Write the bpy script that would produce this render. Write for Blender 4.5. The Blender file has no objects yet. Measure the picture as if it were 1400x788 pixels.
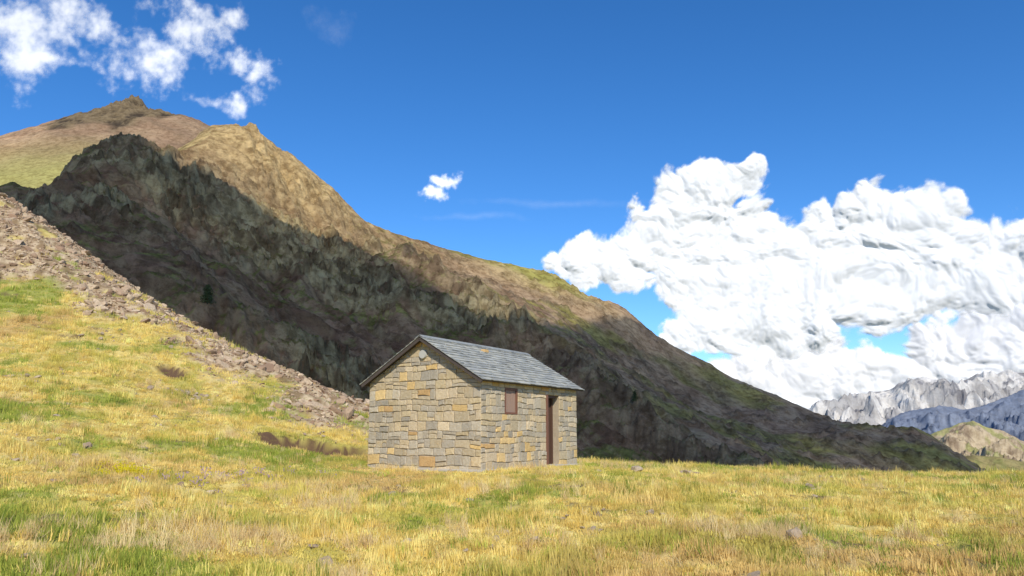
import bpy, bmesh, math, random
import numpy as np
from mathutils import Vector
random.seed(7); rng=np.random.default_rng(7)
scene=bpy.context.scene
F=1080.0; PITCH=math.radians(10.6); CZ=0.9
# ------------------------------------------------------------------ survey: bearing + slope -> real point at ground distance Y
def S(u,v,Y):
    x=(u-700)/F; q=(394-v)/F
    dy=math.cos(PITCH)-q*math.sin(PITCH); dz=math.sin(PITCH)+q*math.cos(PITCH)
    return (x/dy*Y, Y, CZ+dz/dy*Y)
# ------------------------------------------------------------------ noise
_perm=np.random.default_rng(3).permutation(4096)
_ga=np.random.default_rng(4).uniform(0,2*np.pi,4096)
def pn(x,y,seed=0):
    xi=np.floor(x).astype(int); yi=np.floor(y).astype(int); xf=x-xi; yf=y-yi
    def g(ix,iy,fx,fy):
        h=_perm[(_perm[(ix+seed*37)&4095]+iy)&4095]; a=_ga[h]
        return np.cos(a)*fx+np.sin(a)*fy
    u=xf**3*(xf*(xf*6-15)+10); v=yf**3*(yf*(yf*6-15)+10)
    a=g(xi,yi,xf,yf);b=g(xi+1,yi,xf-1,yf);c=g(xi,yi+1,xf,yf-1);d=g(xi+1,yi+1,xf-1,yf-1)
    return ((a*(1-u)+b*u)*(1-v)+(c*(1-u)+d*u)*v)*1.5
def fbm(x,y,o=5,seed=0,gain=.5):
    s=0;a=1;f=1
    for i in range(o):
        s=s+a*pn(x*f,y*f,seed+i); a*=gain; f*=2.03
    return s
def ridged(x,y,o=5,seed=0,gain=.5):
    s=0;a=1;f=1
    for i in range(o):
        s=s+a*(1-2*np.abs(pn(x*f,y*f,seed+i))); a*=gain; f*=2.07
    return s/2
def sstep(a,b,x):
    t=np.clip((x-a)/(b-a),0,1); return t*t*(3-2*t)
def lerp(f,a,b):
    f=np.asarray(f)[...,None]; return np.asarray(a)*(1-f)+np.asarray(b)*f
class RBF:
    def __init__(s,pts,scale):
        P=np.array(pts,float); s.sc=scale; X=P[:,:2]/scale; n=len(X)
        A=s.k(np.linalg.norm(X[:,None]-X[None],axis=2))+np.eye(n)*1e-4
        Q=np.hstack([np.ones((n,1)),X]); M=np.block([[A,Q],[Q.T,np.zeros((3,3))]])
        w=np.linalg.lstsq(M,np.concatenate([P[:,2],np.zeros(3)]),rcond=None)[0]
        s.X=X; s.w=w[:n]; s.c=w[n:]
    def k(s,r): return r*r*np.log(r+1e-9)
    def __call__(s,x,y):
        x=np.asarray(x,float)/s.sc; y=np.asarray(y,float)/s.sc
        z=s.c[0]+s.c[1]*x+s.c[2]*y
        for (a,b),w in zip(s.X,s.w):
            z=z+w*s.k(np.sqrt((x-a)**2+(y-b)**2))
        return z
# ------------------------------------------------------------------ node helper
class NT:
    def __init__(s,nt): s.nt=nt; s.L=nt.links
    def n(s,t,**kw):
        nd=s.nt.nodes.new(t)
        ins=kw.pop('ins',{})
        for k,v in kw.items(): setattr(nd,k,v)
        for k,v in ins.items(): s.put(nd.inputs[k],v)
        return nd
    def put(s,inp,v):
        if isinstance(v,bpy.types.NodeSocket): s.L.new(v,inp)
        else: inp.default_value=v
    def math(s,op,a,b=0.0,c=0.0,clamp=False):
        nd=s.n('ShaderNodeMath',operation=op,use_clamp=clamp,ins={0:a,1:b,2:c}); return nd.outputs[0]
    def vm(s,op,a,b=(0,0,0),c=(0,0,0)):
        nd=s.n('ShaderNodeVectorMath',operation=op,ins={0:a,1:b,2:c})
        return nd.outputs['Value'] if op in('LENGTH','DOT_PRODUCT') else nd.outputs[0]
    def noise(s,vec,scale,detail=4,rough=.55,color=False):
        nd=s.n('ShaderNodeTexNoise',ins={'Vector':vec,'Scale':scale,'Detail':detail,'Roughness':rough})
        return nd.outputs[1 if color else 0]
    def mr(s,v,a,b,c=0.0,d=1.0,smooth=True):
        nd=s.n('ShaderNodeMapRange',interpolation_type='SMOOTHSTEP' if smooth else 'LINEAR',ins={0:v,1:a,2:b,3:c,4:d}); return nd.outputs[0]
    def mix(s,f,a,b,mode='MIX'):
        nd=s.n('ShaderNodeMix',data_type='RGBA',blend_type=mode,clamp_factor=True)
        s.put(nd.inputs[0],f)
        for i,v in((6,a),(7,b)):
            if isinstance(v,tuple) and len(v)==3: v=v+(1,)
            s.put(nd.inputs[i],v)
        return nd.outputs[2]
    def attr(s,name,out='Fac',ty='GEOMETRY'): return s.n('ShaderNodeAttribute',attribute_name=name,attribute_type=ty).outputs[out]
def mat(name):
    m=bpy.data.materials.new(name); m.use_nodes=True; m.node_tree.nodes.clear()
    t=NT(m.node_tree); o=t.n('ShaderNodeOutputMaterial'); return m,t,o
def bsdf(t,o,col,rough=.9,bump=None,bs=.5,bd=.1,spec=.2):
    b=t.n('ShaderNodeBsdfPrincipled'); 
    if isinstance(col,tuple) and len(col)==3: col=col+(1,)
    t.put(b.inputs['Base Color'],col); t.put(b.inputs['Roughness'],rough); b.inputs['Specular IOR Level'].default_value=spec
    if bump is not None:
        bn=t.n('ShaderNodeBump',ins={'Strength':bs,'Distance':bd,'Height':bump}); t.L.new(bn.outputs[0],b.inputs['Normal'])
    t.L.new(b.outputs[0],o.inputs[0]); return b
def pos(t): return t.n('ShaderNodeNewGeometry').outputs['Position']
# ------------------------------------------------------------------ mesh helpers
def mesh_obj(name,verts,faces,material=None,smooth=False,parent=None,link=True):
    me=bpy.data.meshes.new(name); me.from_pydata([tuple(v) for v in verts],[],faces); me.update()
    if smooth: me.shade_smooth()
    ob=bpy.data.objects.new(name,me)
    if material: me.materials.append(material)
    if link: scene.collection.objects.link(ob)
    if parent: ob.parent=parent
    return ob
def grid_obj(name,X,Y,Z,material,attrs={},keep=None):
    ny,nx=X.shape; V=np.stack([X,Y,Z],-1).reshape(-1,3)
    i=np.arange(ny*nx).reshape(ny,nx)
    q=np.stack([i[:-1,:-1],i[:-1,1:],i[1:,1:],i[1:,:-1]],-1).reshape(-1,4)
    if keep is not None:
        kf=(keep[:-1,:-1]|keep[:-1,1:]|keep[1:,1:]|keep[1:,:-1]).ravel(); q=q[kf]
        used=np.unique(q); rm=-np.ones(len(V),int); rm[used]=np.arange(len(used)); q=rm[q]; V=V[used]
        attrs={k:(np.asarray(a).reshape(-1,3)[used] if np.ndim(a)==3 else np.asarray(a).ravel()[used]) for k,a in attrs.items()}
    me=bpy.data.meshes.new(name); me.vertices.add(len(V)); me.vertices.foreach_set('co',V.astype(np.float32).ravel())
    me.loops.add(q.size); me.loops.foreach_set('vertex_index',q.ravel().astype(np.int32))
    me.polygons.add(len(q)); me.polygons.foreach_set('loop_start',(np.arange(len(q))*4).astype(np.int32))
    me.update(calc_edges=True); me.validate()
    for k,a in attrs.items():
        a=np.asarray(a,np.float32)
        if a.size==len(V)*3:
            at=me.attributes.new(k,'FLOAT_VECTOR','POINT'); at.data.foreach_set('vector',a.ravel())
        else:
            at=me.attributes.new(k,'FLOAT','POINT'); at.data.foreach_set('value',a.ravel())
    me.shade_smooth(); me.materials.append(material)
    ob=bpy.data.objects.new(name,me); scene.collection.objects.link(ob); return ob
# ================================================================== GROUND
ridge=[S(*p) for p in[(-150,165,68),(0,272,60),(50,304,58),(130,362,55),(190,402,52),(240,434,50),(300,467,47),(370,503,44),(440,533,41),(500,560,39),(560,590,37),(620,610,35),(700,628,33)]]
gp=[(0,0,-.7),(-8,0,-.5),(8,0,-.9),(0,-25,-1.8),(-25,-10,1),(22,-10,-1.6),(-.8,20.7,0),(-4.03,22.7,0.05),(2,25.3,0),(-1.2,27.3,.02),(0,15,-.28),(-5,15,-.15),(5,15,-.38),(-5,19.5,.0),(5,22,-.22),(4.6,27,-.25),(0,9,-.6)]
gp+=[S(*p) for p in[(850,643,30),(950,648,31),(1100,651,32),(1250,650,33),(1400,652,34),(1550,657,35),(1400,702,16),(1400,788,9),
 (0,375,46),(0,440,38),(0,500,30),(0,600,18.5),(0,700,11.5),(0,788,8),(250,540,31),(250,600,22.5),(250,680,13.5),(400,602,26),(400,560,33),(120,420,44),(120,520,29),(-200,500,30),(-250,300,50)]]
gp+=ridge+[(p[0]*1.05,p[1]+22,p[2]-11) for p in ridge]+[(x,50,-4) for x in(5,20,36)]+[(x,75,-14) for x in(0,30,55)]+[(x,105,-30) for x in(-60,-20,20,60,90)]
gr=RBF(gp,30)
banks=[(-6.6,26.8,1.7,.62),(-14.6,34.2,.7,.35)]     # little eroded banks in the slope: x, y, half width, height
def ground_h(x,y):
    r=np.sqrt(x*x+y*y); xx=np.clip(x,-75,75); yy=np.clip(y,-60,110)
    z=np.clip(gr(xx,yy),-70,60)
    w=sstep(85,170,r); z=z*(1-w)+(-70+ridged(x*.004,y*.004,4,9)*8)*w
    near=sstep(130,60,r)
    hutd=sstep(1,6,np.hypot(x+.5,y-23.5)-2.5)
    z=z+near*(fbm(x*.22,y*.22,3,21)*.11*hutd+(fbm(x*.9,y*.9,3,31)*.09+np.abs(pn(x*2.3,y*2.3,35))*.09-.03)*(.25+.75*hutd))
    for (hx,hy,hw,dp) in banks:
        yb=hy+fbm(x*.8,x*.3,2,37)*.5
        z=z-dp*np.exp(-((x-hx)/hw)**4)*sstep(yb-3.0,yb-.3,y)*(1-sstep(yb,yb+.3,y))
    return z
def dirt_w(x,y):
    s=0
    for (hx,hy,hw,dp) in banks:
        yb=hy+fbm(x*.8,x*.3,2,37)*.5; s=s+np.exp(-((x-hx)/hw)**4)*sstep(yb-.5,yb-.1,y)*(1-sstep(yb+.2,yb+.38,y))
    p=sstep(.55,.8,fbm(x*.5,y*.5,4,700))*.75
    return np.clip(s*1.3+p,0,1)
def hit(hf,u,v,y0,y1,n=1500):
    Y=np.linspace(y0,y1,n); p=S(u,v,1.0); X=p[0]*Y; Z=CZ+(p[2]-CZ)*Y
    b=np.nonzero(hf(X,Y)>Z)[0]
    k=b[0] if len(b) else n-1
    return (X[k],Y[k],Z[k])
gt=[hit(ground_h,u,v,12,62) for u,v in[(0,378),(60,388),(120,408),(200,446),(260,476),(330,516),(400,545),(440,566),(500,590)]]
gtx=np.array([-80]+[p[0] for p in gt]+[2,80]); gty=np.array([gt[0][1]+12]+[p[1] for p in gt]+[45,60])
o=np.argsort(gtx); gtx=gtx[o]; gty=gty[o]
def scree_w(x,y):
    d=y-np.interp(x,gtx,gty)+fbm(x*.2,y*.2,5,51)*4.2+.8
    return sstep(-1.8,1.8,d)*sstep(4,-2,x)*sstep(130,90,y)*(1-.85*sstep(.3,.5,fbm(x*.4,y*.4,4,55)))
def green_w(x,y):
    return sstep(.12,.5,fbm(x*.16+3,y*.16,4,61)+.4*fbm(x*1.1,y*1.1,3,66))
def meadow_rgb(x,y):
    n1=fbm(x*.5,y*.5,4,810); n2=fbm(x*3,y*3,3,820); n3=fbm(x*.15,y*.15,3,830)
    c=lerp(sstep(-.5,.5,n2),(.59,.435,.115),(.82,.655,.235))
    c=lerp(sstep(.15,.55,n3+.4*n1)*.6,c,(.52,.34,.15))
    c=lerp(sstep(0,.45,n1)*.6,c,(.46,.44,.08))
    return c
ang=np.concatenate([np.linspace(-180,-48,50,endpoint=False),np.linspace(-48,48,760),np.linspace(48,180,50,endpoint=True)[1:]])*math.pi/180
rad=np.concatenate([[0.3,1.5,3],np.geomspace(4,75,480),np.geomspace(76,9000,110)])
A,R=np.meshgrid(ang,rad); GX=R*np.sin(A); GY=R*np.cos(A); GZ=ground_h(GX,GY)
sc=scree_w(GX,GY); GZ=GZ+sc*(ridged(GX*.5,GY*.5,4,71)*.28)*sstep(120,80,R)
gc=meadow_rgb(GX,GY)*.8; gc=lerp(green_w(GX,GY)*.7,gc,(.22,.27,.05))
gc=lerp(sc*.9,gc,lerp(sstep(-.4,.4,fbm(GX*1.5,GY*1.5,4,840)),(.22,.14,.085),(.54,.42,.28)))
gc=lerp(dirt_w(GX,GY),gc,(.11,.065,.04))
gc=lerp(sstep(90,160,R),gc,lerp(sstep(-.3,.4,fbm(GX*.01,GY*.01,5,850)),(.14,.13,.05),(.30,.24,.12)))
m_ground,t,o_=mat('meadow_ground'); P=pos(t); nf=t.noise(P,11,4,.7)
c=t.mix(t.mr(nf,.45,.75,0,.55),t.attr('col','Vector'),(.20,.15,.05))
bsdf(t,o_,c,.95,nf,.7,.06)
ground=grid_obj('meadow_ground',GX,GY,GZ,m_ground,{'col':gc})
# ================================================================== MOUNTAINS
def rock_material(name,sc1=.25,bd=1.2,bs=.9,dark=.55):
    m,t,o=mat(name); P=pos(t); n=t.noise(P,sc1,8,.76)
    c=t.mix(t.mr(n,.40,.64,0,dark),t.attr('col','Vector'),t.mix(1.0,t.attr('col','Vector'),(.34,.29,.23),'MULTIPLY'))
    bsdf(t,o,c,.95,n,bs,bd,.1); return m
def fan(name,hf,a0,a1,na,y0,y1,ny,material,colf):
    a=np.linspace(a0,a1,na); y=np.linspace(y0,y1,ny)
    AA,YY=np.meshgrid(a,y); XX=AA*YY; Z=hf(XX,YY)
    return grid_obj(name,XX,YY,Z,material,{'col':colf(XX,YY,Z)})
def steepness(X,Y,Z):
    gy=np.gradient(Z,axis=0)/np.gradient(Y,axis=0); gx=np.gradient(Z,axis=1)/np.gradient(X,axis=1)
    return np.hypot(gx,gy)
crest=[S(*p) for p in[(-250,330,300),(-100,290,330),(0,262,350),(60,254,362),(100,222,372),(135,195,382),(162,187,390),(195,203,405),(225,210,425),(250,196,470),(270,182,510),(290,173,535),(310,175,536),(350,181,535),(375,194,532),(400,214,528),(450,250,522),(500,297,522),(560,320,540),(620,337,560),(680,354,580),(750,370,600),(800,403,600),(850,414,590),(900,457,580),(960,487,570),(1000,512,560),(1060,537,550),(1100,554,540),(1140,572,530),(1200,583,520),(1250,578,505),(1280,595,495),(1330,630,485),(1420,690,470),(1550,740,450)]]
cra=np.array([p[0]/p[1] for p in crest]); cry=np.array([p[1] for p in crest]); crz=np.array([p[2] for p in crest])
mp=crest+[(p[0]*1.18,p[1]*1.18,p[2]-45) for p in crest]+[(p[0]*1.5,p[1]*1.5,p[2]-140) for p in crest[::3]]
mp+=[S(*p) for p in[(500,326,482),(560,356,445),(640,396,412),(720,452,380),(800,507,350),(860,562,322),(930,612,300),
 (620,365,520),(720,400,520),(800,450,500),(760,440,470),(850,500,475),(950,560,450),(1050,610,430),(1150,610,450),(940,520,515),
 (560,450,362),(640,520,318),(400,420,325),(350,320,400),(250,300,365),(300,460,232),(150,330,270),(500,545,262),(700,590,285),(420,300,455),(180,260,345)]]
mp+=[(x,y,z) for x,y,z in[(-260,170,-20),(-150,150,-40),(-60,165,-50),(40,185,-60),(130,225,-60),(220,290,-65),(330,330,-75)]]
mr_=RBF(mp,250)
def seg_d(x,y,pts):
    best=np.full(np.shape(x),1e9)
    for a,b in zip(pts[:-1],pts[1:]):
        dx,dy=b[0]-a[0],b[1]-a[1]; t=np.clip(((x-a[0])*dx+(y-a[1])*dy)/(dx*dx+dy*dy),0,1)
        best=np.minimum(best,np.hypot(x-a[0]-t*dx,y-a[1]-t*dy))
    return best
rib=[S(*p) for p in[(165,186,390),(260,260,400),(400,280,470),(500,326,482),(560,356,445),(640,396,412),(720,452,380),(800,507,350),(860,562,322),(930,612,300),(1000,650,290)]]
rx=np.array([p[0] for p in rib]); ry=np.array([p[1] for p in rib])
def smooth_side(x,y):
    return sstep(0,28,(y-np.interp(x,rx,ry))+fbm(x*.02,y*.02,4,5)*16)*sstep(-75,-35,x+fbm(x*.02,y*.02,3,8)*20)
def crag_n(x,y):
    wx=x+fbm(x*.012,y*.012,3,80)*22; wy=y+fbm(x*.012,y*.012,3,85)*22
    return ridged(wx*.022,wy*.016,4,90),ridged(wx*.06+wy*.045,wy*.06-wx*.03,6,95,.64)
def patchf(x,y): return sstep(-.1,.4,fbm(x*.014,y*.014,4,160))
def mount_h(x,y):
    z=mr_(x,y)
    a=x/y; yc=np.interp(a,cra,cry); zc=np.interp(a,cra,crz)      # the ridge line itself bounds the slope on both sides
    cap=zc-np.where(y<yc,(yc-y)*np.maximum(zc/yc,.02)*1.02,(y-yc)*.6); k=4.0
    d=(cap-z)/k; z=np.where(d>6,z,cap-k*np.logaddexp(0,np.clip(d,-30,30))+0)
    sm=smooth_side(x,y); r1,r2=crag_n(x,y); pt=patchf(x,y)
    crag=(r1-.45)*11+(r2-.4)*(2.5+5.0*pt)+np.abs(fbm(x*.11,y*.09,5,166,.62))*3.0*pt
    soft=fbm(x*.012,y*.012,4,99)*3.5+(ridged(x*.05,y*.015,5,101)-.4)*2.0+sstep(.45,.8,ridged(x*.03,y*.05,5,180))*(1.5+fbm(x*.2,y*.2,3,182)*2.5)
    ribn=np.exp(-(seg_d(x,y,rib)/12)**2)*(ridged(x*.06,y*.06,6,111,.65)-.1)*7
    sil=1-(.12+.62*sstep(400,450,y))*np.exp(-(seg_d(x,y,crest)/24)**2)
    z=z+((crag*(1-sm)+soft*sm)+ribn)*sil
    st=8.0; ph=(z+fbm(x*.03,y*.03,3,165)*10+x*.3)/st; led=(ph-np.floor(ph)); led=(sstep(.2,.8,led)-led)*st*.45
    return z+led*(1-sm)*(.2+.8*pt)*sil
gs=S(340,215,510)
def mount_col(X,Y,Z):
    sm=smooth_side(X,Y); r1,r2=crag_n(X,Y); pt=patchf(X,Y); stp=steepness(X,Y,Z); nz=fbm(X*.15,Y*.15,4,172)
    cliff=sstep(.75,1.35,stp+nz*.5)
    soil=lerp(sstep(-.3,.4,fbm(X*.05,Y*.05,5,171)),(.22,.125,.07),(.37,.235,.135))
    veg=sstep(-.2,.12,fbm(X*.022,Y*.022,5,120)+.25*nz)*sstep(1.2,.75,stp)
    soil=lerp(veg*.85,soil,lerp(sstep(-.4,.4,nz),(.14,.165,.03),(.28,.28,.065)))
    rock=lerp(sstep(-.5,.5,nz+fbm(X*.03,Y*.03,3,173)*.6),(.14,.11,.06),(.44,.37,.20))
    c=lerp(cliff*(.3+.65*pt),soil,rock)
    up=sstep(495,545,Y)*sstep(-60,-20,X)
    scr=lerp(sstep(-.3,.4,fbm(X*.05,Y*.02,5,175)),(.32,.21,.125),(.50,.35,.21))
    scr=lerp(up*.8,scr,lerp(sstep(-.3,.4,fbm(X*.06,Y*.03,4,176)),(.46,.31,.17),(.66,.47,.27)))  # upper band's sunlight strengthened in the colour itself, as lighter ochre
    sg=sstep(-.1,.4,fbm(X*.014+Y*.004,Y*.024,5,122)+.30*sstep(20,200,X)-.15*up)
    scr=lerp(sg*.75,scr,lerp(sstep(-.3,.4,fbm(X*.05,Y*.05,3,177)),(.22,.22,.05),(.42,.38,.10)))
    g1=S(1090,590,470); gd=np.exp(-(((X-g1[0]-(Y-g1[1])*-.9)/14)**2)); scr=lerp(gd*.6,scr,(.46,.31,.20))
    rk2=sstep(.48,.75,ridged(X*.03,Y*.05,5,180))*(1-.6*up); scr=lerp(rk2*.65,scr,lerp(sstep(-.3,.4,nz),(.14,.105,.07),(.32,.25,.16)))
    c=lerp(sm,c,scr)
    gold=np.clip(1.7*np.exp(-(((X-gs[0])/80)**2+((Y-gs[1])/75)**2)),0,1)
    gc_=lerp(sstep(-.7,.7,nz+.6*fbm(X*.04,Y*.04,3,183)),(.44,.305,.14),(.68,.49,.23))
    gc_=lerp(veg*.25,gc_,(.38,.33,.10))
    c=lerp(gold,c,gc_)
    top=S(730,385,570); tg=np.exp(-(((X-top[0])/40)**2+((Y-top[1])/30)**2)); c=lerp(tg*.7,c,(.46,.43,.10))
    ribm=np.exp(-(seg_d(X,Y,rib)/11)**2)*(1-gold); c=lerp(ribm*.5,c,lerp(sstep(-.4,.4,nz),(.13,.105,.07),(.36,.29,.18)))
    return c
m_mt=rock_material('mountain_rock',.20,3.2,1.0,.75)
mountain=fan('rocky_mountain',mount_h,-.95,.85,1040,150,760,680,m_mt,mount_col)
fc=[S(*p) for p in[(-250,260,900),(-100,227,900),(0,210,900),(60,197,900),(105,187,900),(135,172,900),(158,160,900),(175,150,900),(190,153,900),(205,162,900),(225,172,900),(262,174,900),(290,184,900),(350,215,900),(450,300,900)]]
fp=fc+[(p[0]*1.2,p[1]*1.2,p[2]-90) for p in fc]+[S(*p) for p in[(-250,320,640),(-100,275,640),(0,240,660),(100,235,660),(200,215,720),(300,230,720),(400,320,700)]]+[(-600,500,40),(-300,500,80),(-100,520,30)]
fr=RBF(fp,300); fs_=S(180,160,880)
def far_h(x,y):
    d=np.exp(-(((x-fs_[0])/60)**2+((y-fs_[1])/70)**2)); pk=np.exp(-(((x-fs_[0]+2)/13)**2+((y-895)/22)**2))*9
    return fr(x,y)+pk+d*((ridged(x*.035,y*.035,6,140,.65)-.5)*13)+fbm(x*.01,y*.01,5,145)*4+(ridged(x*.015,y*.04,4,148)-.4)*3
def far_col(X,Y,Z):
    d=np.exp(-(((X-fs_[0])/70)**2+((Y-fs_[1]+10)/85)**2)*1.2)
    rk=lerp(sstep(.2,.8,ridged(X*.035,Y*.035,6,140,.65)),(.06,.045,.03),(.20,.15,.085))
    s=lerp(sstep(-.3,.4,fbm(X*.02,Y*.03,4,190)),(.38,.24,.14),(.50,.34,.20))
    s=lerp(sstep(0,.4,ridged(X*.012,Y*.03,4,193)-.35)*.5,s,(.26,.18,.11))
    s=lerp(sstep(-40,-5,X-fs_[0])*.5,s,(.20,.14,.09))
    s=lerp(sstep(760,650,Y)*.8,s,(.38,.36,.11))
    return lerp(sstep(.10,.34,d+fbm(X*.02,Y*.02,4,150)*.2),s,rk)
m_far=rock_material('summit_rock',.2,1.5,.9,.6)
fan('mountain_summit',far_h,-1.0,-.1,420,560,1300,260,m_far,far_col)
def range_obj(name,cr,Y,amp,nf,material,dep,seed,n,ny,cA,cB,cC,haze,hz,crestamp=.18):
    P0=[S(u,v,Y) for u,v in cr]; cx=np.array([p[0]/p[1] for p in P0]); cz=np.array([p[2] for p in P0])
    def hf(x,y):
        a=x/y; zc=np.interp(a,cx,cz); q=(y-Y)/dep
        z=zc-np.where(q<0,-q*(zc+90)*1.0,q*(zc+90)*1.2)
        return z+(ridged(x*nf,y*nf,7,seed,.52)-.62)*amp*(crestamp+1.0*np.clip(np.abs(q)*2.5,0,1))
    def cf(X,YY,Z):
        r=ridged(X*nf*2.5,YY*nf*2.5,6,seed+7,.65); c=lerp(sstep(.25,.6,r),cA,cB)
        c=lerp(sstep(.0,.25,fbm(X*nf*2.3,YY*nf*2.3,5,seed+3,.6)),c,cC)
        return lerp(np.full(X.shape,hz),c,haze)  # aerial haze is painted: its tint is blended into the base colour
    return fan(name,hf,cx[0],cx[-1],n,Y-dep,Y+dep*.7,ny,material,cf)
m_r1=rock_material('distant_limestone',.015,18,.8,.35)
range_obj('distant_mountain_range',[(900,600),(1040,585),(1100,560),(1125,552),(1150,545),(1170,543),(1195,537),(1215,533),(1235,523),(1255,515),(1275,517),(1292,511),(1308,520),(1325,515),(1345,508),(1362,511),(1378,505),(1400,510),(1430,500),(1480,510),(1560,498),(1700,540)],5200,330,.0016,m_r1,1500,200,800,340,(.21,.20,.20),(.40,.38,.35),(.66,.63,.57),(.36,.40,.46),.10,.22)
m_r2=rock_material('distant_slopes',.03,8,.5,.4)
range_obj('distant_foothills',[(1080,620),(1180,592),(1205,576),(1232,562),(1260,561),(1285,556),(1315,560),(1350,549),(1400,534),(1450,540),(1560,520),(1700,560)],3900,150,.003,m_r2,1100,230,420,160,(.11,.125,.16),(.20,.22,.26),(.15,.17,.21),(.18,.23,.33),.3)  # cloud shadow painted in: darker, bluer base colours for this range
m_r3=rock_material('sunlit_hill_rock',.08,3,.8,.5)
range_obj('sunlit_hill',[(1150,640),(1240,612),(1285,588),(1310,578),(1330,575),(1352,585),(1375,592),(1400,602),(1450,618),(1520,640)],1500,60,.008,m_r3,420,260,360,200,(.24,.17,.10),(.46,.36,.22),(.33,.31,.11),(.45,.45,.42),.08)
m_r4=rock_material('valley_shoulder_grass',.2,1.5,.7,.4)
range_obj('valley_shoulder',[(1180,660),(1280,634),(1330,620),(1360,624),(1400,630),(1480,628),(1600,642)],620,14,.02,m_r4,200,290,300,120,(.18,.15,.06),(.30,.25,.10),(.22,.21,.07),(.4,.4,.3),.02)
# ================================================================== SUN / SKY
sun_az=math.radians(10); el=math.radians(40)
sd=Vector((math.sin(sun_az)*math.cos(el),-math.cos(sun_az)*math.cos(el),math.sin(el)))
L=bpy.data.lights.new('sun','SUN'); L.energy=5.0; L.angle=math.radians(.53); L.color=(1,.93,.82)
so=bpy.data.objects.new('sun',L); scene.collection.objects.link(so); so.rotation_euler=sd.to_track_quat('Z','Y').to_euler()
W=bpy.data.worlds.new('World'); scene.world=W; W.use_nodes=True; W.node_tree.nodes.clear(); w=NT(W.node_tree)
wo=w.n('ShaderNodeOutputWorld')
sky=w.n('ShaderNodeTexSky',sky_type='NISHITA'); sky.sun_disc=False; sky.sun_elevation=el
sky.sun_rotation=math.atan2(sd.x,sd.y); sky.altitude=2200; sky.air_density=1.0; sky.dust_density=.3; sky.ozone_density=2.5
hsv=w.n('ShaderNodeHueSaturation',ins={'Saturation':1.28,'Value':1.12,'Color':sky.outputs[0]})
tn=w.mix(1.0,hsv.outputs[0],(.88,.98,1.10),'MULTIPLY')
bg1=w.n('ShaderNodeBackground',ins={'Color':tn,'Strength':.15}); w.L.new(bg1.outputs[0],wo.inputs[0])
# ------------------------------------------------------------------ clouds: displaced relief shells, lit by the sun
def AEa(u,v):
    p=S(u,v,1.0); x,z=p[0],p[2]-CZ; return math.atan2(x,1.0),math.asin(z/math.sqrt(x*x+1+z*z))
def cloud_mat(name,iso,alb):
    # droplets scatter light in every direction: soften the surface normal towards the sun
    m,t,o=mat(name); g=t.n('ShaderNodeNewGeometry')
    nn=t.vm('NORMALIZE',t.vm('MULTIPLY_ADD',g.outputs['Normal'],(1-iso,)*3,tuple(sd*iso)))
    d=t.n('ShaderNodeBsdfDiffuse',ins={0:(alb,alb,alb,1),'Normal':nn}); tp=t.n('ShaderNodeBsdfTransparent')
    al=t.n('ShaderNodeMixShader',ins={0:t.attr('alpha'),1:tp.outputs[0],2:d.outputs[0]}); t.L.new(al.outputs[0],o.inputs[0]); return m
def billow(a,e,f,seed,o=5,g=.5):
    s=0;k=1;wa=a+fbm(a*f*.7,e*f*.7,2,seed+50)*.22/f; we=e+fbm(a*f*.7,e*f*.7,2,seed+60)*.22/f
    for i in range(o):
        s=s+k*np.sqrt(pn(wa*f,we*f,seed+i)**2+.002); k*=g; f*=2.07
    return s
def cloud_obj(name,blobs,R,step,material,relief,warps,bill,soft,amax,lump=.3):
    B=[(*AEa(u,v),ru/F*.97,rv/F*.97) for u,v,ru,rv in blobs]
    a=np.arange(min(b[0]-b[2]*1.7 for b in B),max(b[0]+b[2]*1.7 for b in B),step); e=np.arange(min(b[1]-b[3]*1.7 for b in B),max(b[1]+b[3]*1.7 for b in B),step)
    A,E=np.meshgrid(a,e); wa,we=A,E
    for i,(f,am) in enumerate(warps):
        wa=wa+fbm(A*f,E*f,3,900+i*7)*am; we=we+fbm(A*f,E*f,3,950+i*7)*am
    s=0;s2=0
    for (ca,ce,ra,re) in B:
        d=np.sqrt(((wa-ca)/ra)**2+((we-ce)/re)**2); s=s+np.exp(-9*d)
        d=np.sqrt(((A-ca)/ra)**2+((E-ce)/re)**2); s2=s2+np.exp(-1.6*d*d)
    D0=1+np.log(s+1e-9)/9
    bl=billow(A,E,bill[0],1000,5,.5); bs=billow(A,E,bill[0],1000,4,.40); fn=fbm(A*110,E*110,4,1050,.6)
    D=D0+bill[1]*(bl-.40)+bill[2]*fn
    al=sstep(0,soft,D)*amax
    prof=.35*np.log1p(s2)
    h=relief*(prof+lump*bs)
    RR=R*(1-h)
    X=RR*np.cos(E)*np.sin(A); Y=RR*np.cos(E)*np.cos(A); Z=RR*np.sin(E)+CZ
    return grid_obj(name,X,Y,Z,material,{'alpha':al},keep=al>.004)
m_cl=cloud_mat('cloud_vapour',.12,.80); m_cl2=cloud_mat('thin_cloud_vapour',.8,.85)
big=[(790,362,46,34),(845,352,58,44),(900,325,60,56),(945,292,58,62),(958,262,44,44),(995,248,46,32),(1022,226,24,15),(1030,325,60,50),(960,370,90,48),(1060,385,105,70),(1000,425,80,50),(1105,345,60,48),(1150,325,58,52),(1200,315,58,54),(1270,320,60,52),(1340,352,76,42),(1405,352,66,42),(1480,340,80,60),(1200,375,140,66),(1120,400,120,56),(1060,452,110,36),(1290,390,75,42),(960,455,66,32),(1110,428,90,30)]
low=[(1040,510,90,28),(1120,505,90,36),(1220,510,80,24),(1310,488,75,42),(1370,460,55,48),(1430,440,60,66),(1120,540,90,28),(1400,510,110,44),(1500,440,90,90),(1230,540,120,30)]
cloud_obj('cumulus_cloud',big,9000,.0011,m_cl,.024,[(9,.010),(26,.005),(70,.0016)],(17,.55,.03),.22,1.0,.42)
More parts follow.
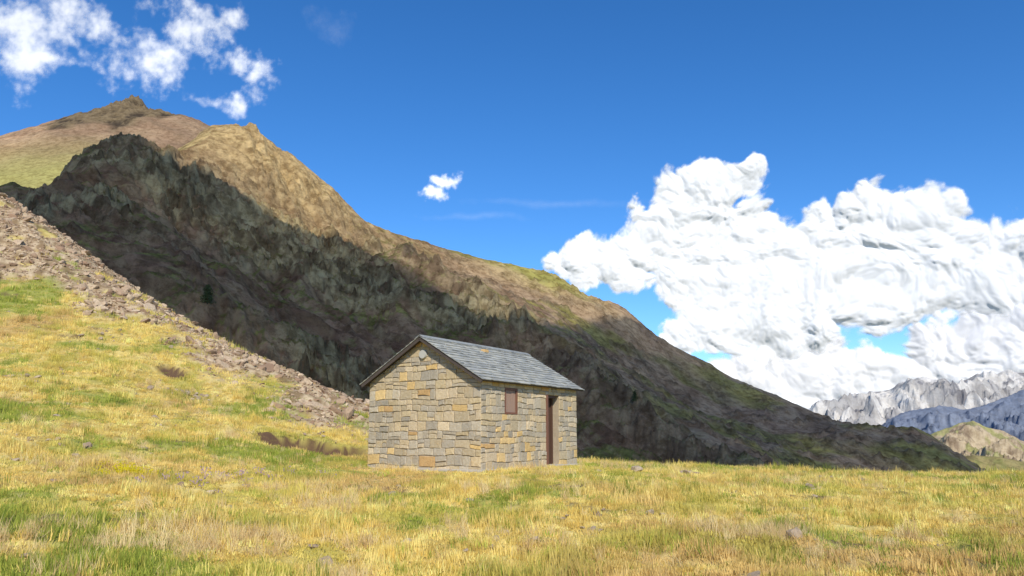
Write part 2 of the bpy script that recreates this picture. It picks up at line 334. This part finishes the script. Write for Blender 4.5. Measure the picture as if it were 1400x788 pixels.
cloud_obj('cumulus_cloud',low,12000,.00115,m_cl,.020,[(9,.010),(26,.005),(70,.0016)],(20,.5,.03),.22,1.0,.42)
wisps=[(0,30,90,60),(90,30,70,40),(60,88,90,18),(150,60,30,34),(203,100,42,38),(225,80,30,22),(262,34,50,28),(305,20,26,18),(315,78,30,22),(345,108,32,26),(300,128,36,12)]
cloud_obj('wispy_cloud',wisps,7000,.0012,m_cl2,.003,[(7,.022),(18,.012),(50,.004)],(13,.8,.22),1.25,.82,.1)
cloud_obj('wispy_cloud',[(596,266,24,14),(610,248,22,13)],7000,.0010,m_cl2,.003,[(12,.008),(30,.006),(80,.002)],(24,.6,.2),.8,.85,.1)
cloud_obj('wispy_cloud',[(450,32,38,20)],7000,.0012,m_cl2,.002,[(12,.015),(30,.008),(80,.003)],(24,.6,.2),2.4,.12,.1)
cloud_obj('wispy_cloud',[(760,276,170,9),(650,296,110,7)],7000,.0012,m_cl2,.002,[(8,.006),(30,.002)],(20,.2,.1),2.2,.14,.1)
# overhead cloud, above and behind the viewpoint, shading the mountain
def q(p,H=0): k=(H-p[2])/sd.z; return (p[0]+sd.x*k,p[1]+sd.y*k)
bd_px=[(235,228),(290,246),(340,276),(390,306),(440,322),(500,336),(545,358),(600,392),(640,416),(700,436),(760,442),(800,444)]
poly=[q(S(-300,230,330)),q(S(0,215,400)),q(S(120,165,400)),q(S(200,185,420))]+[q(hit(mount_h,u,v,200,640)) for u,v in bd_px]+[q(hit(mount_h,850,438,200,640)),q(S(900,445,610)),q(S(1000,500,600)),q(S(1150,560,580)),q(S(1260,560,560)),(400,420),(250,230),(60,150),(-180,140),(-420,200)]
H=800; off=q((0,0,0),H)
px=np.array([p[0] for p in poly]); py=np.array([p[1] for p in poly])
gx=np.arange(px.min()-40,px.max()+40,5.); gy=np.arange(py.min()-40,py.max()+40,5.)
CX,CY=np.meshgrid(gx,gy)
wx=CX+fbm(CX*.02,CY*.02,4,300)*14; wy=CY+fbm(CX*.02,CY*.02,4,310)*14
ins=np.zeros(CX.shape,bool)
for i in range(len(px)):
    x1,y1,x2,y2=px[i-1],py[i-1],px[i],py[i]
    c_=((y1>wy)!=(y2>wy))&(wx<(x2-x1)*(wy-y1)/(y2-y1+1e-9)+x1); ins^=c_
dist=np.minimum(1,seg_d(CX,CY,list(zip(px,py))+[(px[0],py[0])])/120)
alp=np.where(ins,sstep(0,.12,dist),0)
thin=sstep(.0,.55,fbm(CX*.006,CY*.006,3,330)+.45*sstep(60,230,CX))   # thinner vapour to the east
alp=alp*(.84-.10*thin)
top=H+60*np.sqrt(dist)+fbm(CX*.02,CY*.02,4,320)*8
grid_obj('cloud',CX+off[0],CY+off[1],top,m_cl,{'alpha':alp},keep=alp>.003)
# ================================================================== HUT
hut=bpy.data.objects.new('stone_hut',None); scene.collection.objects.link(hut)
C0=Vector((-.803,20.7,0)); th=math.radians(31.5)
d1=Vector((math.sin(th),math.cos(th),0)); d2=Vector((-math.cos(th),math.sin(th),0))
hut.location=C0; hut.rotation_euler=(0,0,math.atan2(-d2.y,-d2.x))
WG,LG,HW,AP=3.8,5.42,2.38,3.52
def col_attr(me,cols):
    at=me.color_attributes.new('tint','FLOAT_COLOR','CORNER'); 
    arr=np.ones((len(me.loops),4),np.float32)
    for p,c in zip(me.polygons,cols):
        for li in p.loop_indices: arr[li,:3]=c
    at.data.foreach_set('color',arr.ravel())
m_stone,t,o_=mat('masonry_stone'); P=pos(t)
tc=t.attr('tint','Color'); n=t.noise(P,14,5,.7); n2=t.noise(P,3.5,3,.6)
c=t.mix(t.mr(n,.3,.7,0,.5),tc,t.mix(1.0,tc,(.62,.57,.50),'MULTIPLY')); c=t.mix(t.mr(n2,.56,.74,0,.35),c,(.50,.35,.17))
bsdf(t,o_,c,.9,n,.8,.03)
m_mort,t,o_=mat('mortar'); P=pos(t); bsdf(t,o_,t.mix(t.noise(P,12,4,.6),(.30,.245,.17),(.48,.40,.29)),.95,t.noise(P,30,4,.7),.6,.02)
pal=[(.48,.40,.265),(.53,.44,.29),(.43,.375,.28),(.56,.45,.28),(.45,.40,.31),(.65,.46,.20),(.58,.38,.17),(.54,.44,.27),(.39,.35,.275),(.62,.51,.34),(.50,.44,.33),(.67,.49,.23)]
wts=[5,5,5,4,5,1.6,.9,4,2.5,4,5,1.3]
def clip(poly,a,b,c):
    out=[]
    for i in range(len(poly)):
        p,q_=poly[i-1],poly[i]; dp=a*p[0]+b*p[1]-c; dq=a*q_[0]+b*q_[1]-c
        if (dp<=0)!=(dq<=0):
            k=dp/(dp-dq); out.append((p[0]+(q_[0]-p[0])*k,p[1]+(q_[1]-p[1])*k))
        if dq<=0: out.append(q_)
    return out
def masonry(name,W,top,openings,clips,to3,nrm,breaks,seed):
    rnd=random.Random(seed); zs=[-.35]
    br=sorted(breaks+[top]); bi=0
    while zs[-1]<top-1e-6:
        h=rnd.uniform(.15,.31); z=zs[-1]+h
        while bi<len(br) and br[bi]<=zs[-1]+1e-6: bi+=1
        if bi<len(br) and z>br[bi]-.10: z=br[bi]
        zs.append(z)
    wav=lambda s,z: z+(.018*math.sin(s*2.3+z*3)+.012*math.sin(s*5.1-z*4)) if 0.05<z<top-.05 and not any(abs(z-b)<1e-4 for b in breaks) else z
    verts=[];faces=[];cols=[]
    g=.009
    for z0,z1 in zip(zs[:-1],zs[1:]):
        iv=[(0,W)]
        for (a,b,c0,c1) in openings:
            if z1>c0+1e-4 and z0<c1-1e-4:
                iv=[s for (p,q_) in iv for s in((p,min(q_,a)),(max(p,b),q_)) if s[1]-s[0]>.02]
        for p,q_ in iv:
            s=p; hh=z1-z0
            while s<q_-1e-6:
                wd=rnd.uniform(.18,.56); e=s+wd
                if e>q_-.16: e=q_
                cells=[(s,e,z0,z1)]; rr=rnd.random()
                if hh>.22 and rr<.30: zm=z0+hh*rnd.uniform(.38,.62); cells=[(s,e,z0,zm),(s,e,zm,z1)]
                elif hh>.22 and rr<.55 and e-s>.34:
                    sm=s+(e-s)*rnd.uniform(.35,.65); zm=z0+hh*rnd.uniform(.38,.62)
                    cells=[(s,sm,z0,z1),(sm,e,z0,zm),(sm,e,zm,z1)] if rnd.random()<.5 else [(sm,e,z0,z1),(s,sm,z0,zm),(s,sm,zm,z1)]
                elif e-s>.42 and rr<.7: sm=s+(e-s)*rnd.uniform(.35,.65); cells=[(s,sm,z0,z1),(sm,e,z0,z1)]
                for (a,b,c0,c1) in cells:
                    j=lambda k=.015: rnd.uniform(-k,k)
                    e0=0 if a<=1e-6 else 1; e1=0 if b>=W-1e-6 else 1
                    poly=[(a+g*e0+j()*e0,c0+g+j()),((a+b)/2+j(.03),c0+g+j(.012)),(b-g*e1+j()*e1,c0+g+j()),(b-g*e1+j()*e1,(c0+c1)/2),(b-g*e1+j()*e1,c1-g+j()),((a+b)/2+j(.03),c1-g+j(.012)),(a+g*e0+j()*e0,c1-g+j()),(a+g*e0+j()*e0,(c0+c1)/2)]
                    poly=[(x,y+(wav(x,c0)-c0 if y<(c0+c1)/2-1e-3 else wav(x,c1)-c1 if y>(c0+c1)/2+1e-3 else 0)) for x,y in poly]
                    for cl in clips: 
                        poly=clip(poly,*cl) if poly else poly
                    if len(poly)<3: continue
                    cx=sum(x for x,_ in poly)/len(poly); cy=sum(y for _,y in poly)/len(poly)
                    dep=rnd.uniform(.010,.035); col=rnd.choices(pal,wts)[0]; f=rnd.uniform(.88,1.12); col=tuple(x*f for x in col)
                    base=len(verts); n=len(poly); ins_=.014
                    for x,y in poly: verts.append(to3(x,y)+nrm*(-.02))
                    for x,y in poly: verts.append(to3(x,y)+nrm*(dep*.6))
                    for x,y in poly:
                        dx,dy=cx-x,cy-y; l=math.hypot(dx,dy)+1e-6; k=min(ins_/l,.4); verts.append(to3(x+dx*k*1.3,y+dy*k)+nrm*dep)
                    for i in range(n):
                        i2=(i+1)%n
                        faces.append((base+i,base+i2,base+n+i2,base+n+i)); faces.append((base+n+i,base+n+i2,base+2*n+i2,base+2*n+i)); cols+=[col,col]
                    faces.append(tuple(base+2*n+i for i in range(n))); cols.append(col)
                s=e
    ob=mesh_obj(name,verts,faces,m_stone,False,hut); col_attr(ob.data,cols); return ob
slope=(AP-HW)/(WG/2)
V3=lambda x,y,z:Vector((x,y,z))
door=(3.45,4.25,-.0,2.1); win=(1.15,1.82,1.48,2.2)
gcl=[(-slope,1,HW),(slope,1,HW+slope*WG)]
masonry('gable_masonry',WG,AP,[],gcl,lambda s,z:V3(-WG+s,0,z),V3(0,-1,0),[HW],1)
masonry('rear_gable_masonry',WG,AP,[],gcl,lambda s,z:V3(-s,LG,z),V3(0,1,0),[HW],2)
masonry('door_side_masonry',LG,HW,[(door[0],door[1],-.05,door[3]),win],[],lambda s,z:V3(0,s,z),V3(1,0,0),[0.0,win[2],win[3],door[3]],3)
masonry('back_side_masonry',LG,HW,[],[],lambda s,z:V3(-WG,LG-s,z),V3(-1,0,0),[],4)
def box(name,x0,x1,y0,y1,z0,z1,m,parent=hut,bev=0):
    vs=[(x,y,z) for z in(z0,z1) for y in(y0,y1) for x in(x0,x1)]
    fs=[(0,2,3,1),(4,5,7,6),(0,1,5,4),(2,6,7,3),(0,4,6,2),(1,3,7,5)]
    ob=mesh_obj(name,vs,fs,m,False,parent)
    if bev: md=ob.modifiers.new('b','BEVEL'); md.width=bev; md.segments=2
    return ob
T=.4
def prism(name,pts,y0,y1,m):
    n=len(pts); vs=[(x,y0,z) for x,z in pts]+[(x,y1,z) for x,z in pts]
    fs=[tuple(range(n)),tuple(reversed(range(n,2*n)))]+[(i,i+n,(i+1)%n+n,(i+1)%n) for i in range(n)]
    return mesh_obj(name,vs,fs,m,False,hut)
gpts=[(-WG,-.5),(0,-.5),(0,HW),(-WG/2,AP),(-WG,HW)]
prism('gable_core',gpts,0.002,T,m_mort); prism('rear_gable_core',gpts,LG-T,LG-.002,m_mort)
box('back_core',-WG+.002,-WG+T,T,LG-T,-.5,HW,m_mort)
k=0
for y0,y1,z0,z1 in[(T,win[0],-.5,HW),(win[0],win[1],-.5,win[2]),(win[0],win[1],win[3],HW),(win[1],door[0],-.5,HW),(door[0],door[1],-.5,0.02),(door[0],door[1],door[3],HW),(door[1],LG-T,-.5,HW)]:
    box('side_core_%d'%k,-T,-.002,y0,y1,z0,z1,m_mort); k+=1
m_wood,t,o_=mat('brown_wood'); P=pos(t); wv=t.noise(t.vm('MULTIPLY',P,(30,30,2)),1,5,.6)
bsdf(t,o_,t.mix(wv,(.13,.055,.035),(.23,.11,.065)),.6,wv,.4,.01,.3)
m_woodl,t,o_=mat('shutter_wood'); P=pos(t); wv=t.noise(t.vm('MULTIPLY',P,(30,30,2)),1,5,.6)
bsdf(t,o_,t.mix(wv,(.24,.155,.11),(.36,.24,.175)),.6,wv,.4,.01,.3)
box('window_frame_left',-.10,.012,win[0]+.002,win[0]+.06,win[2]+.002,win[3]-.002,m_wood); box('window_frame_right',-.10,.012,win[1]-.06,win[1]-.002,win[2]+.002,win[3]-.002,m_wood)
box('window_frame_top',-.10,.014,win[0]+.062,win[1]-.062,win[3]-.06,win[3]-.003,m_wood); box('window_frame_bottom',-.10,.03,win[0]+.062,win[1]-.062,win[2]+.003,win[2]+.05,m_wood)
for i in range(5):
    a=win[0]+.064+i*(win[1]-win[0]-.128)/5; box('shutter_plank_%d'%i,-.06,-.02,a+.003,a+(win[1]-win[0]-.128)/5-.003,win[2]+.053,win[3]-.063,m_woodl,bev=.004)
m_dwood,t,o_=mat('dark_door_wood'); P=pos(t); wv=t.noise(t.vm('MULTIPLY',P,(30,30,2)),1,5,.6)
bsdf(t,o_,t.mix(wv,(.06,.032,.022),(.11,.06,.04)),.6,wv,.4,.01,.3)
box('door_post_left',-.30,.03,door[0]+.002,door[0]+.11,.03,door[3]-.004,m_wood,bev=.005); box('door_post_right',-.34,-.20,door[1]-.07,door[1]-.004,.03,door[3]-.004,m_dwood)
box('door_head',-.30,-.05,door[0]+.112,door[1]-.074,door[3]-.08,door[3]-.005,m_dwood)
for i in range(5):
    wd=(door[1]-door[0]-.19)/5; a=door[0]+.113+i*wd; box('door_plank_%d'%i,-.30,-.25,a+.003,a+wd-.003,.06,door[3]-.083,m_dwood,bev=.004)
m_conc,t,o_=mat('concrete'); P=pos(t); bsdf(t,o_,t.mix(t.noise(P,6,5,.7),(.34,.31,.25),(.52,.47,.39)),.9,t.noise(P,20,5,.7),.5,.02)
box('door_sill',-.35,.12,door[0]-.05,door[1]+.05,-.3,.065,m_conc,bev=.01)
box('plinth',-WG-.08,.10,-.12,LG+.05,-.5,.05,m_conc,bev=.02)
m_slate,t,o_=mat('slate'); P=pos(t); tc=t.attr('tint','Color'); n=t.noise(P,10,5,.7)
c=t.mix(t.mr(n,.35,.7,0,.6),tc,(.40,.40,.35)); c=t.mix(t.mr(t.noise(P,5,3,.7),.60,.74,0,.5),c,(.44,.40,.28))
bsdf(t,o_,c,.6,n,.5,.02,.3)
m_dark,t,o_=mat('dark_timber'); bsdf(t,o_,t.mix(t.noise(pos(t),15,4,.6),(.05,.04,.035),(.10,.08,.065)),.8)
ovx,ovy=.18,.20; ang_=math.atan(slope); cs_,sn_=math.cos(ang_),math.sin(ang_)
RZ=AP+.06; half=WG/2
for side in(1,-1):
    run=half+ovx; Ls=run/cs_
    def rp(a,y,h): return (-half+side*(a*cs_+h*sn_), y, RZ-a*sn_+h*cs_)
    vs=[rp(0,-ovy,-.045),rp(Ls,-ovy,-.045),rp(Ls,LG+ovy,-.045),rp(0,LG+ovy,-.045),rp(0,-ovy,0),rp(Ls,-ovy,0),rp(Ls,LG+ovy,0),rp(0,LG+ovy,0)]
    mesh_obj('roof_deck',vs,[(0,1,2,3),(7,6,5,4),(0,4,5,1),(1,5,6,2),(2,6,7,3),(3,7,4,0)],m_dark,False,hut)
    verts=[];faces=[];cols=[]; rows=14; ex=Ls/rows; rnd=random.Random(9+side)
    for r in range(rows):
        y=-ovy-.02-(rnd.uniform(0,.15))
        while y<LG+ovy:
            wd=rnd.uniform(.14,.30); a0_=r*ex-.04 if r else .0; a1_=(r+1)*ex+.02+rnd.uniform(-.02,.02)
            y0=max(y,-ovy-.03)+.003; y1=min(y+wd,LG+ovy+.03)-.003
            if y1-y0>.03:
                b=len(verts); h0=.004; h1=.026+rnd.uniform(0,.012)
                for (aa,hh) in((a0_,h0),(a1_,h1)):
                    for yy in(y0,y1): verts.append(rp(aa,yy,hh))
                for (aa,hh) in((a0_,h0-.003),(a1_,h1-.02)):
                    for yy in(y0,y1): verts.append(rp(aa,yy,hh))
                faces+= [(b,b+1,b+3,b+2),(b+4,b+6,b+7,b+5),(b+2,b+3,b+7,b+6),(b,b+2,b+6,b+4),(b+1,b+5,b+7,b+3)]
                f=rnd.uniform(.72,1.28); cc=rnd.choice([(.29,.295,.265),(.33,.33,.285),(.25,.255,.235),(.35,.34,.285)]); cols+=[tuple(x*f for x in cc)]*5
            y+=wd
    ob=mesh_obj('roof_slates',verts,faces,m_slate,False,hut); col_attr(ob.data,cols)
    vs=[rp(a,y,h) for y in(-ovy-.012,-ovy+.02) for (a,h) in((0,-.10),(Ls,-.10),(Ls,-.046),(0,-.046))]
    mesh_obj('barge_board',vs,[(0,1,2,3),(7,6,5,4),(0,4,5,1),(1,5,6,2),(2,6,7,3),(3,7,4,0)],m_dark,False,hut)
for side in(1,-1):
    y=-ovy-.02
    vs=[];fs=[];cols=[]
    rnd=random.Random(5)
    while y<LG+ovy:
        l=.42; b=len(vs)
        for yy in(y+.004,min(y+l,LG+ovy+.03)-.004):
            for (a,h) in((-.01,.036),(.15,.042),(.15,.022),(-.01,.016)): vs.append((-half+side*(a*cs_+h*sn_*.2),yy,RZ-a*sn_+h*1.0+.012))
        fs+=[(b,b+1,b+5,b+4),(b+1,b+2,b+6,b+5),(b+2,b+3,b+7,b+6),(b,b+4,b+7,b+3),(b,b+3,b+2,b+1),(b+4,b+5,b+6,b+7)]
        f=rnd.uniform(.8,1.2); cols+=[(.20*f,.21*f,.205*f)]*6; y+=l
    ob=mesh_obj('ridge_cap',vs,fs,m_slate,False,hut); col_attr(ob.data,cols)
m_och,t,o_=mat('ochre_stone'); bsdf(t,o_,t.mix(t.noise(pos(t),20,4,.6),(.45,.27,.10),(.6,.42,.2)),.9)
a_=.42; o1=box('roof_stone',-half+a_*cs_-.09,-half+a_*cs_+.07,2.35,2.62,RZ-a_*sn_-.03,RZ-a_*sn_+.08,m_och,bev=.03)
m_pl,t,o_=mat('plaque_grey'); bsdf(t,o_,t.mix(t.noise(pos(t),20,4,.6),(.36,.36,.32),(.5,.49,.44)),.7)
bm=bmesh.new(); bmesh.ops.create_cone(bm,cap_ends=True,segments=28,radius1=.13,radius2=.115,depth=.05)
me=bpy.data.meshes.new('round_plaque'); bm.to_mesh(me); bm.free(); me.materials.append(m_pl); pl=bpy.data.objects.new('round_plaque',me); scene.collection.objects.link(pl); pl.parent=hut; pl.location=(-half,-.05,AP-.42); pl.rotation_euler=(math.radians(90),0,0)
# ================================================================== SCATTER
def scatter(name,pts,rot,scl,templates,cols):
    col=bpy.data.collections.new(name+'_parts')
    for ob in templates: col.objects.link(ob)
    me=bpy.data.meshes.new(name); me.vertices.add(len(pts)); me.vertices.foreach_set('co',np.asarray(pts,np.float32).ravel())
    for nm,dat in(('rot',rot),('scl',scl),('gcol',cols)):
        a=me.attributes.new(nm,'FLOAT_VECTOR','POINT'); a.data.foreach_set('vector',np.asarray(dat,np.float32).ravel())
    a=me.attributes.new('idx','INT','POINT'); a.data.foreach_set('value',rng.integers(0,len(templates),len(pts)).astype(np.int32))
    ob=bpy.data.objects.new(name,me); scene.collection.objects.link(ob)
    g=bpy.data.node_groups.new(name+'_gn','GeometryNodeTree')
    g.interface.new_socket('Geometry',in_out='INPUT',socket_type='NodeSocketGeometry'); g.interface.new_socket('Geometry',in_out='OUTPUT',socket_type='NodeSocketGeometry')
    N=g.nodes; Lk=g.links; gi=N.new('NodeGroupInput'); go=N.new('NodeGroupOutput'); ip=N.new('GeometryNodeInstanceOnPoints'); ci=N.new('GeometryNodeCollectionInfo')
    ci.inputs[0].default_value=col; ci.inputs[1].default_value=True; ci.inputs[2].default_value=True
    def na(nm,ty):
        n=N.new('GeometryNodeInputNamedAttribute'); n.data_type=ty; n.inputs[0].default_value=nm; return n.outputs[0]
    Lk.new(gi.outputs[0],ip.inputs['Points']); Lk.new(ci.outputs[0],ip.inputs['Instance']); ip.inputs['Pick Instance'].default_value=True
    Lk.new(na('idx','INT'),ip.inputs['Instance Index']); e=N.new('FunctionNodeEulerToRotation'); Lk.new(na('rot','FLOAT_VECTOR'),e.inputs[0]); Lk.new(e.outputs[0],ip.inputs['Rotation']); Lk.new(na('scl','FLOAT_VECTOR'),ip.inputs['Scale']); Lk.new(ip.outputs[0],go.inputs[0])
    md=ob.modifiers.new('scatter','NODES'); md.node_group=g; return ob
def tuft(name,n,r,h0,h1,wd,m,seed,lean=.5):
    rnd=random.Random(seed); vs=[];fs=[]
    for i in range(n):
        a=rnd.uniform(0,6.283); rr=r*math.sqrt(rnd.random()); x,y=rr*math.cos(a),rr*math.sin(a)
        h=rnd.uniform(h0,h1); b=rnd.uniform(0,6.283); l=rnd.uniform(.1,lean)*h; dx,dy=math.cos(b)*l,math.sin(b)*l
        c=rnd.uniform(0,6.283); wx_,wy_=math.cos(c)*wd/2,math.sin(c)*wd/2; k=len(vs)
        vs+=[(x-wx_,y-wy_,-.01),(x+wx_,y+wy_,-.01),(x+dx*.4-wx_*.8,y+dy*.4-wy_*.8,h*.55),(x+dx*.4+wx_*.8,y+dy*.4+wy_*.8,h*.55),(x+dx,y+dy,h)]
        fs+=[(k,k+1,k+3,k+2),(k+2,k+3,k+4)]
    return mesh_obj(name,vs,fs,m,False,None,False)
m_gr,t,o_=mat('grass_blades'); c=t.attr('gcol','Vector','INSTANCER'); d=t.n('ShaderNodeBsdfDiffuse',ins={0:c}); tr=t.n('ShaderNodeBsdfTranslucent',ins={0:c})
mx=t.n('ShaderNodeMixShader',ins={0:.3,1:d.outputs[0],2:tr.outputs[0]}); t.L.new(mx.outputs[0],o_.inputs[0])
dry=[tuft('dry%d'%i,30,.15,.02,.085,.008,m_gr,i) for i in range(4)]
tall=[tuft('tall%d'%i,30,.12,.12,.30,.007,m_gr,20+i,.7) for i in range(3)]
def sample(n,rmin,rmax,power=1.0,half_ang=44):
    r=rmin+(rmax-rmin)*rng.random(n)**power; a=np.radians(rng.uniform(-half_ang,half_ang,n)); return r*np.sin(a),r*np.cos(a)
def not_hut(x,y,pad=.08):
    lx=(x-C0.x)*(-d2.x)+(y-C0.y)*(-d2.y); ly=(x-C0.x)*d1.x+(y-C0.y)*d1.y
    return ~((lx>-WG-pad)&(lx<pad)&(ly>-pad)&(ly<LG+pad))
def mk(x,y,smin,smax,zo=0,tilt=.15,flat=1):
    z=ground_h(x,y)+scree_w(x,y)*(ridged(x*.5,y*.5,4,71)*.28)+zo; n=len(x); s=rng.uniform(smin,smax,n)
    return np.stack([x,y,z],1),np.stack([rng.normal(0,tilt,n),rng.normal(0,tilt,n),rng.uniform(0,6.28,n)],1),np.stack([s,s*rng.uniform(.8,1.2,n),s*rng.uniform(.7,1.3,n)*flat],1)
x,y=sample(90000,5,60,1.15); g_=green_w(x,y)
k=not_hut(x,y,.2)&(rng.random(len(x))>scree_w(x,y)*.97)&(rng.random(len(x))>dirt_w(x,y)*1.05); x=x[k];y=y[k];g_=g_[k]
isg=rng.random(len(x))<(.08+.75*g_)
gcol=meadow_rgb(x,y)*1.15; gg=lerp(rng.random(len(x)),(.22,.29,.045),(.46,.48,.09)); gcol=np.where(isg[:,None],gg,gcol)*rng.uniform(.74,1.2,(len(x),1))
P_,R_,S_=mk(x,y,.7,1.35); S_*=(1+.02*np.clip(np.hypot(x,y)-14,0,46))[:,None]
hv=(.45+1.0*sstep(-.4,.6,fbm(x*.6,y*.6,3,860)))*(.7+.8*np.abs(pn(x*2.3,y*2.3,35))*2); S_[:,2]*=hv
hd=np.hypot(x+.5,y-23.5); S_[:,2]*=.55+.45*sstep(4.,7.,hd)
scatter('meadow_grass',P_,R_,S_,dry,np.clip(gcol,0,.9))
x,y=sample(60000,6,45,1.1); c_=fbm(x*.4,y*.4,4,401); mound=np.exp(-(((x-4.9)/1.6)**2+((y-29)/1.2)**2)); m2=np.exp(-(((x+3.9)/.9)**2+((y-10.0)/.6)**2))
k=(rng.random(len(x))<sstep(.25,.8,c_)*.45+mound*.9+m2*.8+.008)&not_hut(x,y,.35)&(scree_w(x,y)<.4)&(dirt_w(x,y)<.4); x=x[k];y=y[k];mound=mound[k]
P_,R_,S_=mk(x,y,.4,1.0); S_*=(1+mound*.6)[:,None]; tc_=lerp(rng.random(len(x)),(.60,.42,.19),(.85,.70,.37)); scatter('tall_grass',P_,R_,S_,tall,np.clip(tc_,0,.88))
def rock(name,seed,m):
    bm=bmesh.new(); bmesh.ops.create_icosphere(bm,subdivisions=2,radius=.5); rnd=random.Random(seed)
    pl=[(Vector((rnd.gauss(0,1),rnd.gauss(0,1),rnd.gauss(0,1))).normalized(),rnd.uniform(.22,.42)) for _ in range(9)]
    for v in bm.verts:
        for n,dd in pl:
            e=v.co.dot(n)-dd
            if e>0: v.co-=n*e
        v.co.z*=.62; v.co.x*=1.15
    me=bpy.data.meshes.new(name); bm.to_mesh(me); bm.free(); me.materials.append(m); return bpy.data.objects.new(name,me)
m_rock,t,o_=mat('scree_rock'); P=pos(t); n=t.noise(P,9,4,.7)
c=t.mix(t.mr(n,.35,.7,0,.6),t.attr('gcol','Vector','INSTANCER'),(.20,.15,.10)); bsdf(t,o_,c,.9,n,.6,.03)
rocks=[rock('rock%d'%i,i,m_rock) for i in range(6)]
x=rng.uniform(-62,2,120000); y=rng.uniform(26,75,120000); k=rng.random(len(x))<scree_w(x,y)*.6
x=x[k];y=y[k]; P_,R_,S_=mk(x,y,.06,.22,0,.5,.8); S_*=(1+4.0*rng.random(len(x))**14)[:,None]
scatter('scree_rocks',P_,R_,S_,rocks,lerp(rng.random(len(x))**1.3,(.27,.165,.10),(.60,.47,.32)))
x,y=sample(1300,6,52,1.0); k=not_hut(x,y,.3)&((x<-8)|(rng.random(len(x))<.3)|(dirt_w(x,y)>.3)); x=x[k];y=y[k]
bx=[];by=[];bs_=[]
for (u,v,n,sg_,s0) in((10,516,14,.5,1.7),(262,540,18,.6,1.4),(250,538,5,.3,2.3),(150,460,20,1.6,1.3),(430,604,8,.9,.8),(470,598,8,.6,1.0),(845,702,5,.5,.7),(780,722,5,.5,.6),(1090,735,3,.2,.9),(710,750,3,.4,.7),(790,634,5,.3,1.8),(1130,655,6,.5,1.3),(930,650,5,.4,1.3),(120,615,4,.3,1.3)):
    p=hit(ground_h,u,v,6,60)
    for _ in range(n): bx.append(p[0]+random.gauss(0,sg_)); by.append(p[1]+random.gauss(0,sg_*.7)); bs_.append(s0*random.uniform(.7,1.3))
xe=np.concatenate([x,bx]); ye=np.concatenate([y,by])
P_,R_,S_=mk(xe,ye,.07,.24,0,.3); P_[len(x):,2]+=.05; S_[len(x):]*=np.array(bs_)[:,None]
scatter('meadow_stones',P_,R_,S_,[rock('stone%d'%i,40+i,m_rock) for i in range(5)],lerp(rng.random(len(xe)),(.26,.19,.13),(.48,.39,.27)))
bm=bmesh.new()
for i in range(14):
    a=random.uniform(0,6.28); r=.12*math.sqrt(random.random()); m_=bmesh.ops.create_cone(bm,cap_ends=True,segments=5,radius1=.004,radius2=.014,depth=.02)
    h=random.uniform(.08,.15)
    for v in m_['verts']: v.co+=Vector((r*math.cos(a),r*math.sin(a),h))
me=bpy.data.meshes.new('blossom'); bm.to_mesh(me); bm.free(); me.materials.append(m_gr); bl=bpy.data.objects.new('blossom',me)
fx=[];fy=[];fcl=[]
for (u,v,sx_,n,c) in((183,652,.35,40,(.82,.72,.05)),(165,645,.3,10,(.8,.7,.05)),(325,660,.5,10,(.62,.44,.55)),(250,662,.6,8,(.62,.45,.55)),(395,655,.5,6,(.62,.45,.55))):
    p=hit(ground_h,u,v,6,40)
    for _ in range(n): fx.append(p[0]+random.gauss(0,sx_)); fy.append(p[1]+random.gauss(0,sx_*.8)); fcl.append(c)
fx=np.array(fx);fy=np.array(fy); P_,R_,S_=mk(fx,fy,.8,1.2); scatter('meadow_flowers',P_,R_,S_,[bl],np.array(fcl))
# ================================================================== small shrubby pine on the dark flank
m_leaf,t,o_=mat('pine_needles'); bsdf(t,o_,t.mix(t.noise(pos(t),1.2,3,.7),(.035,.055,.02),(.09,.11,.04)),.9)
m_bark,t,o_=mat('bark'); bsdf(t,o_,(.12,.08,.05),.9)
def pine(p,h,seed):
    rnd=random.Random(seed); root=bpy.data.objects.new('mountain_pine_shrub',None); scene.collection.objects.link(root); root.location=p
    vs=[]
    for z,r in((-.5,.03*h),(h*.9,.006*h)):
        for i in range(7): a=i*.8976; vs.append((r*math.cos(a),r*math.sin(a),z))
    mesh_obj('trunk',vs,[(i,(i+1)%7,7+(i+1)%7,7+i) for i in range(7)],m_bark,False,root)
    vs=[];fs=[]
    for i in range(1300):
        z=h*(.03+.95*rnd.random()**1.1); R=h*.38*(1-z/h)**.55+.03*h; a=rnd.uniform(0,6.283); R*=.8+.35*math.sin(a*3+z*2)
        rr=R*math.sqrt(rnd.random()); c=Vector((rr*math.cos(a),rr*math.sin(a),z)); s=h*.035; k=len(vs)
        for _ in range(3): vs.append(c+Vector((rnd.gauss(0,s),rnd.gauss(0,s),rnd.gauss(0,s*.7))))
        fs.append((k,k+1,k+2))
    mesh_obj('foliage',vs,fs,m_leaf,False,root)
for i,(u,v,h) in enumerate([(283,414,6.0),(868,548,4)]):
    p=hit(mount_h,u,v,160,650); pine((p[0],p[1],p[2]-.3),h,i)
# ================================================================== CAMERA
cam=bpy.data.cameras.new('camera'); co=bpy.data.objects.new('camera',cam); scene.collection.objects.link(co)
co.location=(0,0,CZ); co.rotation_euler=(math.radians(90)+PITCH,0,0); cam.sensor_width=36; cam.lens=F/1400*36; cam.clip_start=.1; cam.clip_end=30000
scene.camera=co
scene.view_settings.view_transform='Standard'; scene.view_settings.look='None'; scene.view_settings.exposure=0
